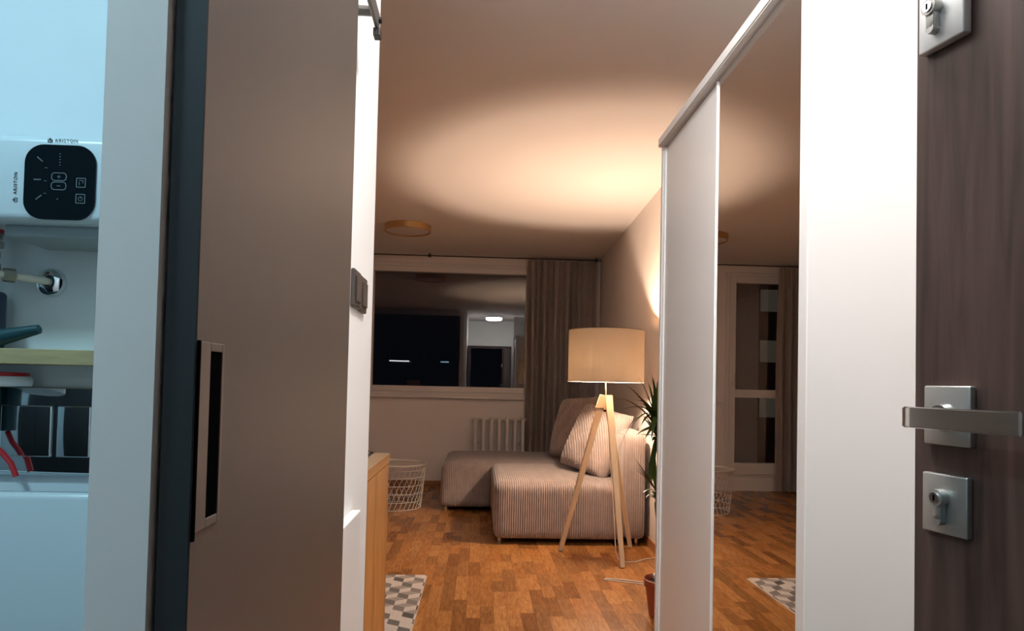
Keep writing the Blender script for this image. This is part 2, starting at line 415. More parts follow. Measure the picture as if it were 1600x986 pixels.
# ================================================================== SLIDING DOOR (barn door)
d2 = struct('door_2', MB().box(-.2795, .612, .01, -.251, 1.306, 1.921, .0012, 1), [M['taupe'], M['edge_shade']], 'taupe sliding door with edge darkened as shade and black recessed handle', 'door')
for p in d2.data.polygons:
    if abs(p.normal.y) > .5: p.material_index = 1
h_ = MB()
for (y0, y1, z0, z1) in ((.617, .640, 1.042, 1.2125), (.668, .674, 1.042, 1.2125), (.640, .668, 1.2045, 1.2125), (.640, .668, 1.042, 1.050)):
    h_.box(-.2512, y0, z0, -.2488, y1, z1, .0006, 1)
hp = h_.done('handle', mat('handle_trim', (.085, .072, .064), .35, .1), d2)
MB().box(-.2512, .640, 1.049, -.2500, .6685, 1.205).done('recess', M['blackflat'], hp)
MB().box(-.2514, .6135, 1.035, -.2486, .6172, 1.213).done('handle_edge', M['blackflat'], hp)
# rail with bracket
rl = empty('door_rail', (-.235, 1.45, 1.93))
P(MB().box(-.239, .45, 1.928, -.232, 1.447, 1.966, .001, 1), 'rail', M['greyc'], rl)
P(MB().box(-.2825, 1.385, 1.935, -.277, 1.41, 1.985, .002).tube([(-.281, 1.40, 1.948), (-.239, 1.40, 1.948)], .0105, 10), 'bracket', M['greyc'], rl)
P(MB().tube([(-.232, 1.435, 1.948), (-.226, 1.435, 1.948)], .007, 10), 'bolt', M['blackm'], rl)
P(MB().box(-.243, 1.428, 1.912, -.228, 1.452, 1.93, .002), 'end_stop', M['blackm'], rl)
tag(rl, 'dark metal sliding door rail with bracket on the white hall wall', 'door rail')
# switches
sw = empty('light_switch', (-.283, 1.55, 1.34))
for (y0, z0) in ((1.472, 1.342), (1.556, 1.340)):
    r_ = P(MB().box(-.2828, y0, z0, -.274, y0 + .079, z0 + .082, .003), 'switch_frame', M['switch'], sw)
    MB().box(-.2745 + .283, y0 + .012 - 1.55, z0 + .012 - 1.34, -.270 + .283, y0 + .066 - 1.55, z0 + .069 - 1.34, .002).done('rocker', M['switch'], r_)
tag(sw, 'pair of dark grey light switches on the white hall wall', 'switch')
wp = MB().box(-.2828, 1.312, .003, -.262, 1.562, .888, .002).done('wall_panel', M['white'])
tag(wp, 'low white panel box against the hall wall beside the sliding door', 'panel')

# ================================================================== WARDROBE
wd = empty('wardrobe', (.98, 2.02, 0))
wh = M['white']
P(MB().box(.715, 1.445, .003, 1.255, 1.463, 2.10, .001, 1), 'side_panel', wh, wd)
P(MB().box(.690, 1.405, .003, .955, 1.4445, 2.60, .002, 1), 'end_cover_panel', wh, wd)
P(MB().box(.715, 2.578, .003, 1.255, 2.598, 2.10, .001, 1), 'side_panel', wh, wd)
P(MB().box(1.235, 1.463, .003, 1.255, 2.578, 2.10), 'back_panel', wh, wd)
P(MB().box(.73, 1.463, 2.075, 1.235, 2.578, 2.10), 'top_panel', wh, wd)
P(MB().box(.73, 1.463, .04, 1.235, 2.578, .06), 'bottom_panel', wh, wd)
P(MB().box(.676, 1.4455, 2.121, .730, 2.598, 2.150, .001, 1), 'top_rail', wh, wd)
P(MB().box(.679, 1.4455, 2.1165, .728, 2.598, 2.1205, .0005, 1), 'rail_underside', M['rail'], wd)
P(MB().box(.676, 1.47, .004, .730, 2.598, .034, .001, 1), 'bottom_rail', M['rail'], wd)
mir = P(MB().box(.7005, 1.4555, .04, .7045, 1.995, 2.113), 'mirror_door', M['mirror'], wd)
P(MB().box(.7000, 1.4495, .04, .7055, 1.4553, 2.113), 'mirror_edge', M['gglass'], wd)
P(MB().box(.7046, 1.46, .04, .714, 2.0, 2.113), 'mirror_backing', wh, wd)
P(MB().box(.7005, 2.0, .04, .716, 2.566, 2.108, .0012, 1), 'sliding_door', wh, wd)
P(MB().box(.696, 1.996, .04, .7035, 2.0035, 2.110, .001, 1), 'door_profile', wh, wd)
P(MB().box(.694, 2.560, .04, .7035, 2.568, 2.106, .001, 1), 'door_profile', wh, wd)
P(MB().box(.690, 2.578, .004, .714, 2.600, 2.115, .002, 1), 'end_post', wh, wd)
tag(wd, 'white sliding wardrobe with a tall mirror door', 'wardrobe')

# ================================================================== ENTRANCE DOOR (local frame: +x from hinge to free edge, -y side is the face seen)
hx, hy = .482 + .208 * .86, .731 - .978 * .86
ang = math.atan2(.978, -.208)
d1 = MB().box(0, -.042, .008, .86, 0, 2.0, .0015, 1).done('door_1', M['walnut']); d1['kind'] = 'structure'
# face seen is toward normal (-.978,-.208) = local +y after rotation
d1.location = (hx, hy, 0); d1.rotation_euler = (0, 0, ang)
d1['label'] = 'open dark walnut entrance door with lever handle and square locks'; d1['category'] = 'door'
E_ = .86
def plate(x0, x1, z0, z1, name, mt, th=.008):
    return MB().box(E_ - x1, 0.0, z0, E_ - x0, th, z1, .0018, 3).done(name, mt, d1, smooth=True, angle=50)
hpz = plate(.020, .0755, 1.1265, 1.1885, 'handle_plate', M['steeld'])
lpz = plate(.0185, .0725, 1.0345, 1.0965, 'lock_plate', M['steeld'])
tpz = plate(.0135, .069, 1.551, 1.620, 'lock_plate', M['satin'], .011)
tpz['label'] = 'square pale upper lock plate'
def cylinder_profile(parent, cx, cz, y0, y1, mt, key=True):
    k = 2 * .0085
    MB().tube([(E_ - cx, y0, cz), (E_ - cx, y1, cz)], .0086, 20).done('lock_cylinder', mt, parent, smooth=True)
    MB().box(E_ - cx - .005, y0, cz - .0235, E_ - cx + .005, y1 - .002, cz, .0015).tube([(E_ - cx, y0, cz - .0235), (E_ - cx, y1 - .002, cz - .0235)], .005, 12).done('lock_body', mt, parent, smooth=True)
    MB().tube([(E_ - cx, y1, cz), (E_ - cx, y1 + .0016, cz)], .0055, 16).done('key_slot_ring', M['chrome'], parent, smooth=True)
    MB().box(E_ - cx - .0008, y1 + .0012, cz - .003, E_ - cx + .0008, y1 + .0021, cz + .003).done('key_slot', M['blackflat'], parent)
cylinder_profile(lpz, .044, 1.0725, .008, .018, M['steeld'])
cylinder_profile(tpz, .036, 1.5925, .011, .022, M['steeld'])
# lever: neck out from the plate, bend, flat bar back toward the hinge
cx, cz = .046, 1.1555
nk = MB().tube([(E_ - cx, .008, cz), (E_ - cx, .016, cz)], [.015, .013], 20)
nk.tube([(E_ - cx, .012, cz), (E_ - cx, .044, cz)], .0085, 16)
nk.done('lever_neck', M['steel'], hpz, smooth=True)
lv = MB(); path = []
R_ = .010
for i in range(7):
    A = i / 6 * pi / 2
    path.append((E_ - .0275 - R_ * sin(A), .040 + R_ * (1 - 0) - R_ * cos(A) * 1.0 + .0)) if False else None
prof = [(E_ - .0275, .034), (E_ - .0278, .039), (E_ - .0290, .0435), (E_ - .0315, .0475), (E_ - .0355, .0508), (E_ - .041, .0528), (E_ - .048, .0535), (E_ - .161, .0535), (E_ - .163, .052), (E_ - .163, .0475), (E_ - .161, .046), (E_ - .056, .046), (E_ - .056, .036)]
bb_ = bmesh.new()
lo = [bb_.verts.new((p[0], p[1], cz - .0107)) for p in prof]; hi = [bb_.verts.new((p[0], p[1], cz + .0107)) for p in prof]
bb_.faces.new(lo); bb_.faces.new(hi[::-1])
for i in range(len(prof)): bb_.faces.new((lo[i], lo[(i + 1) % len(prof)], hi[(i + 1) % len(prof)], hi[i]))
bmesh.ops.bevel(bb_, geom=[e for e in bb_.edges if abs(e.verts[0].co.z - e.verts[1].co.z) < 1e-6], offset=.0012, segments=2, affect='EDGES')
lv._add(bb_); lv.done('lever', M['steel'], hpz, smooth=True, angle=35)

# ================================================================== BATHROOM
bo = empty('water_heater', (-.80, 1.12, 1.40))
BY = 1.055
P(MB().box(-1.12, BY, 1.411, -.56, 1.198, 1.5435, .012, 4), 'body', M['bwhite'], bo, smooth=True)
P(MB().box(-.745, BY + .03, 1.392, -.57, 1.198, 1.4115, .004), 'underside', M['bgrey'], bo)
pn = MB()
def rrect(x0, z0, x1, z1, r, n=8):
    pts = []
    for (cx_, cz_, a0) in ((x1 - r, z1 - r, 0), (x0 + r, z1 - r, 90), (x0 + r, z0 + r, 180), (x1 - r, z0 + r, 270)):
        for i in range(n + 1):
            A = radians(a0 + 90 * i / n); pts.append((cx_ + r * cos(A), cz_ + r * sin(A)))
    return pts
px0, px1, pz0, pz1 = -.6955, -.5905, 1.4140, 1.5280
pn.prism(rrect(px0, pz0, px1, pz1, .028), .004, Matrix.Translation((0, BY - .0028, 0)))
pn_o = P(pn, 'control_panel', M['bpanel'], bo)
def text(body, size, loc, rotz, mt, parent, name='lettering', bold=0):
    cu = bpy.data.curves.new(name, 'FONT'); cu.body = body; cu.size = size; cu.extrude = .0002; cu.align_x = 'CENTER'; cu.align_y = 'CENTER'; cu.offset = bold; cu.space_character = 1.22
    t = bpy.data.objects.new('tmp', cu); COL.objects.link(t)
    dg = bpy.context.evaluated_depsgraph_get(); me_ = bpy.data.meshes.new_from_object(t.evaluated_get(dg)); bpy.data.objects.remove(t)
    me_.transform(Matrix.Translation(loc) @ Matrix.Rotation(rotz, 4, 'Y') @ Matrix.Rotation(pi / 2, 4, 'X'))
    me_.materials.clear(); me_.materials.append(mt)
    o = bpy.data.objects.new(name, me_); COL.objects.link(o)
    if parent is not None: o.parent = parent; me_.transform(Matrix.Translation(-Vector(parent.location)))
    return o
yf = BY - .0006
text('ARISTON', .0070, (-.637, yf, 1.5355), 0, M['print'], bo)
text('ARISTON', .0070, (-.709, yf, 1.468), -pi / 2, M['print'], bo)
text('ARISTON', .0070, (-.5815, yf, 1.470), pi / 2, M['print'], bo)
def emblem(x, z, rot):
    mb = MB(); R = Matrix.Translation((x, yf, z)) @ Matrix.Rotation(rot, 4, 'Y')
    for (a, c, e, g) in ((-.003, -.0035, .003, -.0025), (-.0035, -.0025, -.0025, .001), (.0025, -.0025, .0035, .001), (-.001, -.001, .001, .0035), (-.0024, .001, -.001, .002), (.001, .001, .0024, .002)):
        mb.prism([(a, c), (e, c), (e, g), (a, g)], .0006, R)
    P(mb, 'emblem', M['print'], bo)
emblem(-.661, 1.5355, 0); emblem(-.709, 1.4425, -pi / 2)
yp = BY - .0031
# control panel marks
mk = MB()
def bar(x0, z0, x1, z1): mk.prism([(x0, z0), (x1, z0), (x1, z1), (x0, z1)], .0004, Matrix.Translation((0, yp, 0)))
def outline(x0, z0, x1, z1, t, r=.0):
    a = rrect(x0, z0, x1, z1, r or .001, 5); b_ = rrect(x0 + t, z0 + t, x1 - t, z1 - t, max(.0004, (r or .001) - t), 5)
    for i in range(len(a)):
        j = (i + 1) % len(a); mk.prism([a[i], a[j], b_[j], b_[i]], .0004, Matrix.Translation((0, yp, 0)))
outline(-.6555, 1.473, -.6330, 1.4855, .0009, .005); outline(-.6555, 1.459, -.6330, 1.4715, .0009, .005)
bar(-.6468, 1.4788, -.6418, 1.4795); bar(-.6446, 1.4766, -.6440, 1.4816); bar(-.6468, 1.4648, -.6418, 1.4656)
outline(-.6185, 1.4640, -.6045, 1.4785, .0009); outline(-.6185, 1.4395, -.6045, 1.4540, .0009)
mk.ring((-.6115, yp, 1.4465), .0032, .0004, 20, 4, Matrix.Rotation(pi / 2, 3, 'X').to_4x4()); bar(-.6118, 1.4465, -.6112, 1.4505)
bar(-.6145, 1.4745, -.609, 1.4752); bar(-.609, 1.4705, -.6083, 1.4752); bar(-.6142, 1.4675, -.6135, 1.4725)
for i in range(5): bar(-.6443, 1.4965 + i * .0043, -.6430, 1.4978 + i * .0043)
bar(-.6460, 1.4445, -.6446, 1.4460)
for (xx, zz, A) in ((-.673, 1.505, -40), (-.676, 1.474, 0), (-.673, 1.447, 40)):
    for i in range(4):
        xo = xx + cos(radians(A)) * (i - 1.5) * .0028; zo = zz + sin(radians(A)) * (i - 1.5) * .0028
        bar(xo - .0008, zo - .001, xo + .0008, zo + .001)
for (xx, zz) in ((-.6635, 1.492), (-.6640, 1.472), (-.664, 1.453)): bar(xx - .002, zz, xx + .002, zz + .0006)
o = P(mk, 'panel_marks', M['lprint'], bo)
tag(bo, 'white wall-mounted water heater with black glass control panel', 'water heater')
# pipe under the heater
pp = empty('water_pipe', (-.80, 1.15, 1.34))
P(MB().tube([(-.792, 1.13, 1.411), (-.792, 1.13, 1.350), (-.790, 1.132, 1.343), (-.780, 1.136, 1.340), (-.742, 1.18, 1.338), (-.738, 1.199, 1.337)], .0065, 12), 'pipe', M['cable'], pp, smooth=True)
ft = MB()
for z, r in ((1.402, .014), (1.388, .016), (1.372, .012), (1.352, .013)): ft.tube([(-.792, 1.13, z - .005), (-.792, 1.13, z + .005)], r, 8)
ft.tube([(-.779, 1.138, 1.340), (-.768, 1.150, 1.340)], .0115, 8)
P(ft, 'nut', M['fitting'], pp)
P(MB().tube([(-.792, 1.13, 1.4065), (-.792, 1.13, 1.4105)], .019, 16), 'red_washer', M['red'], pp)
P(MB().lathe([(0, 0), (.024, 0), (.022, .008), (.014, .013), (.0085, .013), (.0085, .0)], (-.738, 1.1985, 1.337), 32, Matrix.Rotation(pi / 2, 4, 'X')), 'wall_rosette', M['chrome'], pp, smooth=True)
tag(pp, 'pale pipe with metal nuts and chrome rosette under the water heater', 'pipe')
dk = empty('dark_reflection_block', (-1.4, -.1, 0))  # unseen black block, added so the flush plate reflects something dark
P(MB().box(-1.66, -.197, .003, -.95, .05, 1.95), 'body', M['black'], dk)
for q0, q1 in ((-1.655, -1.307), (-1.303, -.955)):
    f_ = P(MB().box(q0, .052, .02, q1, .070, 1.94, .001, 1), 'door', M['black'], dk)
tag(dk, 'unseen black block added to darken the reflection in the chrome flush plate', 'cabinet')
sh = MB().box(-1.3, 1.085, 1.1945, -.337, 1.1995, 1.2185, .001, 1).done('shelf', M['shelfwood']); tag(sh, 'narrow light wooden shelf under the water heater pipe', 'shelf')
bt = empty('bottle', (-.823, 1.15, 1.2185))
P(MB().box(-.86, 1.125, 1.2185, -.792, 1.175, 1.315, .008, 3), 'body', M['blue'], bt, smooth=True)
P(MB().tube([(-.826, 1.15, 1.314), (-.826, 1.15, 1.335)], .014, 14), 'cap', M['white'], bt)
tag(bt, 'dark blue bottle at the left end of the bathroom shelf', 'bottle')
tb = empty('hand_brush', (-.72, 1.10, 1.2185))
P(MB().tube([(-.83, 1.10, 1.2265), (-.76, 1.10, 1.233), (-.735, 1.10, 1.240), (-.705, 1.10, 1.2475), (-.694, 1.10, 1.2500), (-.6915, 1.10, 1.2505)], [.007, .0135, .0115, .0085, .0072, .003], 14), 'grip', M['teal'], tb, smooth=True)
P(MB().box(-.86, 1.09, 1.2187, -.80, 1.112, 1.230, .004), 'brush_head', M['teal'], tb)
tag(tb, 'teal plastic brush handle resting on the bathroom shelf', 'brush')
fp = empty('flush_plate', (-.72, 1.2, 1.08))
P(MB().box(-.842, 1.190, 1.0075, -.60, 1.1995, 1.158, .0025, 3), 'plate', M['chrome'], fp, smooth=True)
for (a, c) in ((-.806, -.7225), (-.7135, -.658)):
    P(MB().box(a, 1.1865, 1.0395, c, 1.1905, 1.1265, .0022, 3), 'flush_button', M['chrome'], fp, smooth=True)
tag(fp, 'chrome dual flush plate set in the bathroom wall', 'flush plate')
cp = empty('toilet_freshener', (-.775, 1.165, 1.16))
P(MB().lathe([(0, 0), (.041, 0), (.043, .004), (.043, .012), (.040, .016), (0, .016)], (-.778, 1.143, 1.159), 32), 'white_disc', M['white'], cp, smooth=True)
P(MB().lathe([(0, 0), (.039, 0), (.038, .006), (0, .007)], (-.778, 1.143, 1.1752), 32), 'red_lid', M['red'], cp, smooth=True)
P(MB().tube([(-.815, 1.168, 1.159), (-.815, 1.168, 1.082)], .0165, 20), 'dark_tube', M['teal'], cp, smooth=True)
P(MB().tube([(-.812, 1.168, 1.080), (-.802, 1.168, 1.060), (-.788, 1.170, 1.046), (-.776, 1.172, 1.03), (-.768, 1.174, 1.008)], .0045, 8), 'red_strap', M['red'], cp, smooth=True)
tag(cp, 'small red and white dispenser hanging before the flush plate', 'dispenser')
tl = empty('toilet', (-.78, 1.0, 0))
P(MB().box(-.98, 1.125, .45, -.59, 1.145, .9905, .012, 3), 'lid', M['bwhite'], tl, smooth=True)
P(MB().lathe([(0, .05), (.10, .05), (.13, .15), (.17, .40), (.18, .44), (.15, .44), (.10, .2), (0, .18)], (-.78, .88, 0), 40), 'bowl', M['bwhite'], tl, smooth=True)
P(MB().box(-.93, .93, .05, -.63, 1.198, .45, .03, 3), 'bowl_rear', M['bwhite'], tl, smooth=True)
tag(tl, 'white toilet with its lid raised below the flush plate', 'toilet')

# ================================================================== KITCHEN
def tonemesh(o, c): tone_attr(o.data, c)
wt = MB().box(-2.40, 1.972, .862, -.346, 2.690, .90, .0015, 1).done('worktop', [M['stave2'], M['beech_glare']]); [setattr(p, 'material_index', 1) for p in wt.data.polygons if p.normal.z > .5]; tag(wt, 'wooden kitchen worktop, top coloured pale as sheen, with the hob set in it', 'worktop')
bc = empty('base_cabinet', (-.67, 2.33, 0))
yy = 1.974; rr = random.Random(3)
while yy < 2.688:
    wv = min(rr.choice([.042, .05, .058, .066]), 2.690 - yy)
    if 2.690 - yy - wv < .02: wv = 2.690 - yy
    o = P(MB().box(-.366, yy, .003, -.3475 - rr.uniform(0, .0006), yy + wv - .0006, .8595, .0006, 1), 'board', M['stave'], bc)
    k = rr.uniform(.86, 1.12); tonemesh(o, (k, k * rr.uniform(.95, 1.02), k * rr.uniform(.9, 1.05))); yy += wv
P(MB().box(-1.0, 1.98, .10, -.367, 2.66, .86), 'body', M['black'], bc)
for z0, z1 in ((.11, .48), (.485, .855)):
    f_ = P(MB().box(-.997, 2.661, z0, -.370, 2.680, z1, .001, 1), 'drawer', M['black'], bc)
    MB().box(-.80 + .67, 2.680 - 2.33, z1 - .06, -.56 + .67, 2.690 - 2.33, z1 - .05).done('handle', M['steel'], f_)
tag(bc, 'base cabinet at the kitchen end with an upright wooden stave side panel', 'cabinet')
for (a, c, lb) in ((-1.70, -1.003, 'black base cabinet in the middle of the kitchen run'), (-2.40, -1.703, 'black base cabinet at the far left of the kitchen run')):
    k_ = empty('base_cabinet', ((a + c) / 2, 2.33, 0))
    P(MB().box(a + .003, 1.98, .10, c - .003, 2.66, .86), 'body', M['black'], k_)
    for (p, q) in ((a + .005, (a + c) / 2 - .002), ((a + c) / 2 + .002, c - .005)):
        f_ = P(MB().box(p, 2.661, .11, q, 2.680, .855, .001, 1), 'door', M['black'], k_)
        MB().box((p + q) / 2 - .06 - (a + c) / 2, .35, .79, (p + q) / 2 + .06 - (a + c) / 2, .36, .80).done('handle', M['steel'], f_)
    P(MB().box(a + .01, 2.02, .002, c - .01, 2.60, .099), 'plinth', M['black'], k_)
    tag(k_, lb, 'cabinet')
for (a, c, lb) in ((-1.05, -.408, 'black upper cabinet nearest the hall, reflected in the window'), (-1.72, -1.053, 'black upper cabinet in the middle, reflected in the window'), (-2.40, -1.723, 'black upper cabinet at the far left, reflected in the window')):
    k_ = empty('upper_cabinet', ((a + c) / 2, 2.15, 1.6))
    P(MB().box(a, 1.972, 1.60, c, 2.29, 2.5), 'body', M['black'], k_)
    f_ = P(MB().box(a + .002, 2.292, 1.602, c - .002, 2.31, 2.498, .001, 1), 'door', M['black'], k_)
    MB().box(c - .05 - (a + c) / 2, .16, .03, c - .04 - (a + c) / 2, .17, .2).done('handle', M['steel'], f_)
    tag(k_, lb, 'cabinet')
bsp = MB().box(-2.40, 1.9702, .9005, -.42, 1.98, 1.599).done('backsplash', M['black']); tag(bsp, 'black kitchen backsplash between worktop and upper cabinets', 'backsplash')
ul = MB().box(-1.78, 2.16, 1.583, -1.40, 2.20, 1.5995).done('under_cabinet_light', emit('strip_light_white', (.95, 1, 1), 5)); tag(ul, 'white strip light under the middle upper cabinet, reflected in the window', 'light')
ul = MB().box(-.78, 2.16, 1.583, -.62, 2.20, 1.5995).done('under_cabinet_light', emit('strip_light_blue', (.45, .75, 1), 2.4)); tag(ul, 'short bluish light under the cabinet nearest the hall', 'light')
hb = empty('hob', (-.69, 2.42, .90))
P(MB().box(-.982, 2.17, .9003, -.395, 2.655, .905, .001, 1), 'steel_frame', M['steeld'], hb)
P(MB().box(-.977, 2.175, .905, -.401, 2.650, .9075), 'glass_top', M['hob'], hb)
for (a, c) in ((-.54, 2.30), (-.54, 2.52), (-.83, 2.30), (-.83, 2.52)): P(MB().ring((a, c, .9078), .08, .0012, 40, 4), 'cooking_ring', M['steeld'], hb)
P(MB().tube([(-.425, 2.60, .9075), (-.425, 2.60, .918)], .014, 16), 'knob', M['black'], hb)
tag(hb, 'black glass hob set into the kitchen worktop', 'hob')
cb = MB().box(-1.45, 1.985, .9005, -1.18, 2.005, 1.22, .01, 3, None).done('cutting_board', mat('board_brown', (.24, .11, .05), .6)); tag(cb, 'brown cutting board leaning on the black backsplash', 'cutting board')
jr = MB().lathe([(0, 0), (.05, 0), (.055, .01), (.055, .12), (.05, .12), (.048, .01), (0, .008)], (-1.06, 2.15, .9005), 24).done('mug', M['white'], smooth=True); tag(jr, 'white mug on the worktop beside the cutting board', 'mug')

# ================================================================== CEILING LIGHTS
cl_ = empty('ceiling_light', (-.703, 6.33, H))
P(MB().lathe([(.212, 0), (.214, -.002), (.214, -.058), (.209, -.061), (.204, -.058), (.204, -.002)], (-.703, 6.33, H - .001), 64, close=True), 'wooden_ring', M['brass'], cl_, smooth=True)
P(MB().lathe([(0, -.056), (.17, -.056), (.2035, -.050), (.2035, -.046), (0, -.046)], (-.703, 6.33, H), 64), 'diffuser', M['diff'], cl_, smooth=True)
tag(cl_, 'round ceiling light with golden wooden ring, switched off', 'ceiling light')
hl = empty('ceiling_light', (.28, 1.02, H))
P(MB().lathe([(0, -.001), (.20, -.001), (.20, -.035), (.195, -.04), (.19, -.035), (0, -.03)], (.28, 1.02, H), 48), 'housing', M['white'], hl)
P(MB().lathe([(0, -.085), (.14, -.085), (.165, -.076), (.170, -.0405), (0, -.0405)], (.28, 1.02, H), 48), 'diffuser', emit('hall_light_glow', (1, .965, .94), P_HALL), hl)
tag(hl, 'glowing white round hall ceiling light, seen only in the window reflection', 'ceiling light')

# ================================================================== CURTAINS, ROD, RADIATOR
def curtain(x0, x1, y, z0, z1, nf, amp, seed, flat=None, flare=0.0):
    rr = random.Random(seed); nx, nz = nf * 14, 28; b = bmesh.new(); g = []
    ph = [rr.uniform(.75, 1.25) for _ in range(nf + 2)]
    for j in range(nz + 1):
        t = j / nz; z = z1 + (z0 - z1) * t; row = []
        for i in range(nx + 1):
            u = i / nx; s_ = u * nf; k = int(s_)
            a = amp * ph[min(k, nf)] * (.55 + .45 * min(1, t * 4))
            if flat and u > flat: a *= .30
            yy_ = y + a * cos(2 * pi * s_ + .5 * sin(3 * t + seed)) + .006 * sin(5 * u + 7 * t)
            pinch = .008 * sin(4 * pi * s_) * (1 - min(1, t * 3))
            xx = x0 + (x1 - x0) * u + pinch + .012 * sin(2.3 * t + u * 3 + seed) * t + flare * t * (u - .5)
            row.append(b.verts.new((xx, yy_, z)))
        g.append(row)
    for j in range(nz):
        for i in range(nx): b.faces.new((g[j][i], g[j][i + 1], g[j + 1][i + 1], g[j + 1][i]))
    bmesh.ops.solidify(b, geom=list(b.faces), thickness=.003)
    mb = MB(); mb.bm.free(); mb.bm = b; return mb
c1 = curtain(.518, 1.315, 7.665, .03, 2.60, 6, .058, 2, flat=.76).done('curtain', M['curtain'], smooth=True); tag(c1, 'grey-brown linen curtain gathered right of the window, behind the sofa', 'curtain')
c2 = curtain(-2.68, -2.035, 7.66, .02, 2.60, 7, .036, 5, flare=.06).done('curtain', M['curtain'], smooth=True); tag(c2, 'grey-brown linen curtain left of the balcony door, seen in the mirror', 'curtain')
cr_ = empty('curtain_rod', (-.6, 7.66, 2.6))
P(MB().tube([(-2.74, 7.66, 2.612), (1.36, 7.66, 2.612)], .0065, 8), 'rod', M['blackm'], cr_)
for x_ in (-.597, 1.30, -2.5): P(MB().tube([(x_, 7.66, 2.612), (x_, 7.66, 2.638)], .010, 8).tube([(x_, 7.66, 2.598), (x_, 7.66, 2.622)], .020, 12), 'bracket', M['blackm'], cr_)
tag(cr_, 'thin black curtain rod close under the ceiling', 'curtain rod')
hp_ = MB().tube([(1.335, 7.765, .0), (1.335, 7.765, 2.56)], .013, 12).done('heating_pipe', M['frame'], smooth=True); tag(hp_, 'pale vertical heating pipe in the corner right of the curtain', 'pipe')
rd = empty('radiator', (.3, 7.70, .0))
x_ = -.065; k = 0
while x_ < .47:
    s_ = MB()
    for yo in (7.625, 7.685): s_.box(x_ + .012, yo - .016, .14, x_ + .052, yo + .016, .775, .011, 3)
    s_.box(x_ + .004, 7.61, .755, x_ + .060, 7.70, .808, .018, 4); s_.box(x_ + .004, 7.61, .12, x_ + .060, 7.70, .17, .018, 4)
    s_.tube([(x_ - .014, 7.655, .782), (x_ + .075, 7.655, .782)], .014, 12); s_.tube([(x_ - .014, 7.655, .145), (x_ + .075, 7.655, .145)], .014, 12)
    P(s_, 'section', M['rad'], rd, smooth=True); x_ += .0885; k += 1
[P(MB().box(q, 7.70, .5, q + .02, 7.799, .52), 'wall_bracket', M['rad'], rd) for q in (-.02, .46)]
tag(rd, 'pale cast iron column radiator below the window', 'radiator')

# ================================================================== SOFA
sf = empty('sofa', (.6, 6.0, 0))
P(MB().soft(.124, 5.0, .04, 1.105, 6.27, .452, .055, crown=.022, wob=.003, seed=1), 'seat', M['cord'], sf, smooth=True, angle=80)
P(MB().soft(-.335, 6.262, .04, 1.105, 7.52, .440, .055, crown=.020, wob=.003, seed=2), 'chaise', M['cord'], sf, smooth=True, angle=80)
P(MB().soft(1.082, 4.99, .04, 1.262, 7.50, .845, .062, crown=.010, wob=.003, seed=3), 'backrest', M['cord'], sf, smooth=True, angle=80)
for (a, c) in ((.175, 5.10), (1.20, 5.08), (-.285, 6.35), (-.285, 7.42), (.6, 7.42), (1.20, 7.42), (.175, 6.2)):
    P(MB().tube([(a, c, 0.0012), (a, c, .052)], [.016, .019], 14), 'leg', M['steel'], sf)
tag(sf, 'taupe corduroy corner sofa with a chaise toward the window', 'sofa')
def cushion(name, c, size, th, mtx, label, seed):
    b = bmesh.new(); n = 22; rr = random.Random(seed)
    def pt(u, v, s):
        e = (1 - abs(u) ** 2.6) * (1 - abs(v) ** 2.6); e = max(0, e)
        k = 1 - .03 * (1 - abs(u) ** 2) * abs(v) ** 2 * 1.0
        k2 = 1 - .03 * (1 - abs(v) ** 2) * abs(u) ** 2 * 1.0
        wv = .010 * sin(6 * u + seed) * sin(5 * v + 2 * seed) * e + .006 * sin(11 * u - 6 * v + seed) * e
        return Vector((u * size / 2 * k2, s * (th / 2 * e ** .40) + wv, v * size / 2 * k))
    for s in (-1, 1):
        g = [[b.verts.new(mtx @ pt(-1 + 2 * i / n, -1 + 2 * j / n, s)) for i in range(n + 1)] for j in range(n + 1)]
        for j in range(n):
            for i in range(n): b.faces.new((g[j][i], g[j][i + 1], g[j + 1][i + 1], g[j + 1][i]))
    bmesh.ops.remove_doubles(b, verts=list(b.verts), dist=1e-4)
    mb = MB(); mb.bm.free(); mb.bm = b
    o = mb.done(name, M['cordp'], smooth=True, angle=80); o.location = c; tag(o, label, 'cushion', 'corduroy cushions on the sofa'); return o
# local y = thickness axis
m1 = Matrix.Rotation(radians(-62), 4, 'Z') @ Matrix.Rotation(radians(-20), 4, 'X') @ Matrix.Rotation(radians(-4), 4, 'Y')
cushion('cushion', (.925, 6.42, .79), .60, .24, m1, 'taupe corduroy cushion farther back on the sofa, by the curtain', 1)
m2 = Matrix.Rotation(radians(-56), 4, 'Z') @ Matrix.Rotation(radians(-24), 4, 'X') @ Matrix.Rotation(radians(10), 4, 'Y')
cushion('cushion', (.965, 5.56, .735), .57, .25, m2, 'taupe corduroy cushion nearer the lamp, tilted against the backrest', 4)

# ================================================================== FLOOR LAMP
LX, LY = .888, 4.75
lp = empty('floor_lamp', (LX, LY, 0))
def legm(p, q, w0, w1, t, side):
    p, q = Vector(p), Vector(q); d = (q - p).normalized(); s_ = Vector(side); s_ = (s_ - d * s_.dot(d)).normalized(); n_ = d.cross(s_)
    mb = MB(); b = mb.bm; A = []
    for (c, w_) in ((p, w0), (q, w1)):
        A.append([b.verts.new(c + s_ * w_ * a + n_ * t * e) for a, e in ((-.5, -.5), (.5, -.5), (.5, .5), (-.5, .5))])
    b.faces.new(A[0][::-1]); b.faces.new(A[1])
    for i in range(4): b.faces.new((A[0][i], A[0][(i + 1) % 4], A[1][(i + 1) % 4], A[1][i]))
    bmesh.ops.bevel(b, geom=list(b.edges), offset=.0025, segments=2, affect='EDGES')
    return mb
P(legm((.868, 4.722, 1.118), (.603, 4.85, .004), .050, .030, .022, (1, .2, 0)), 'leg', M['pine'], lp)
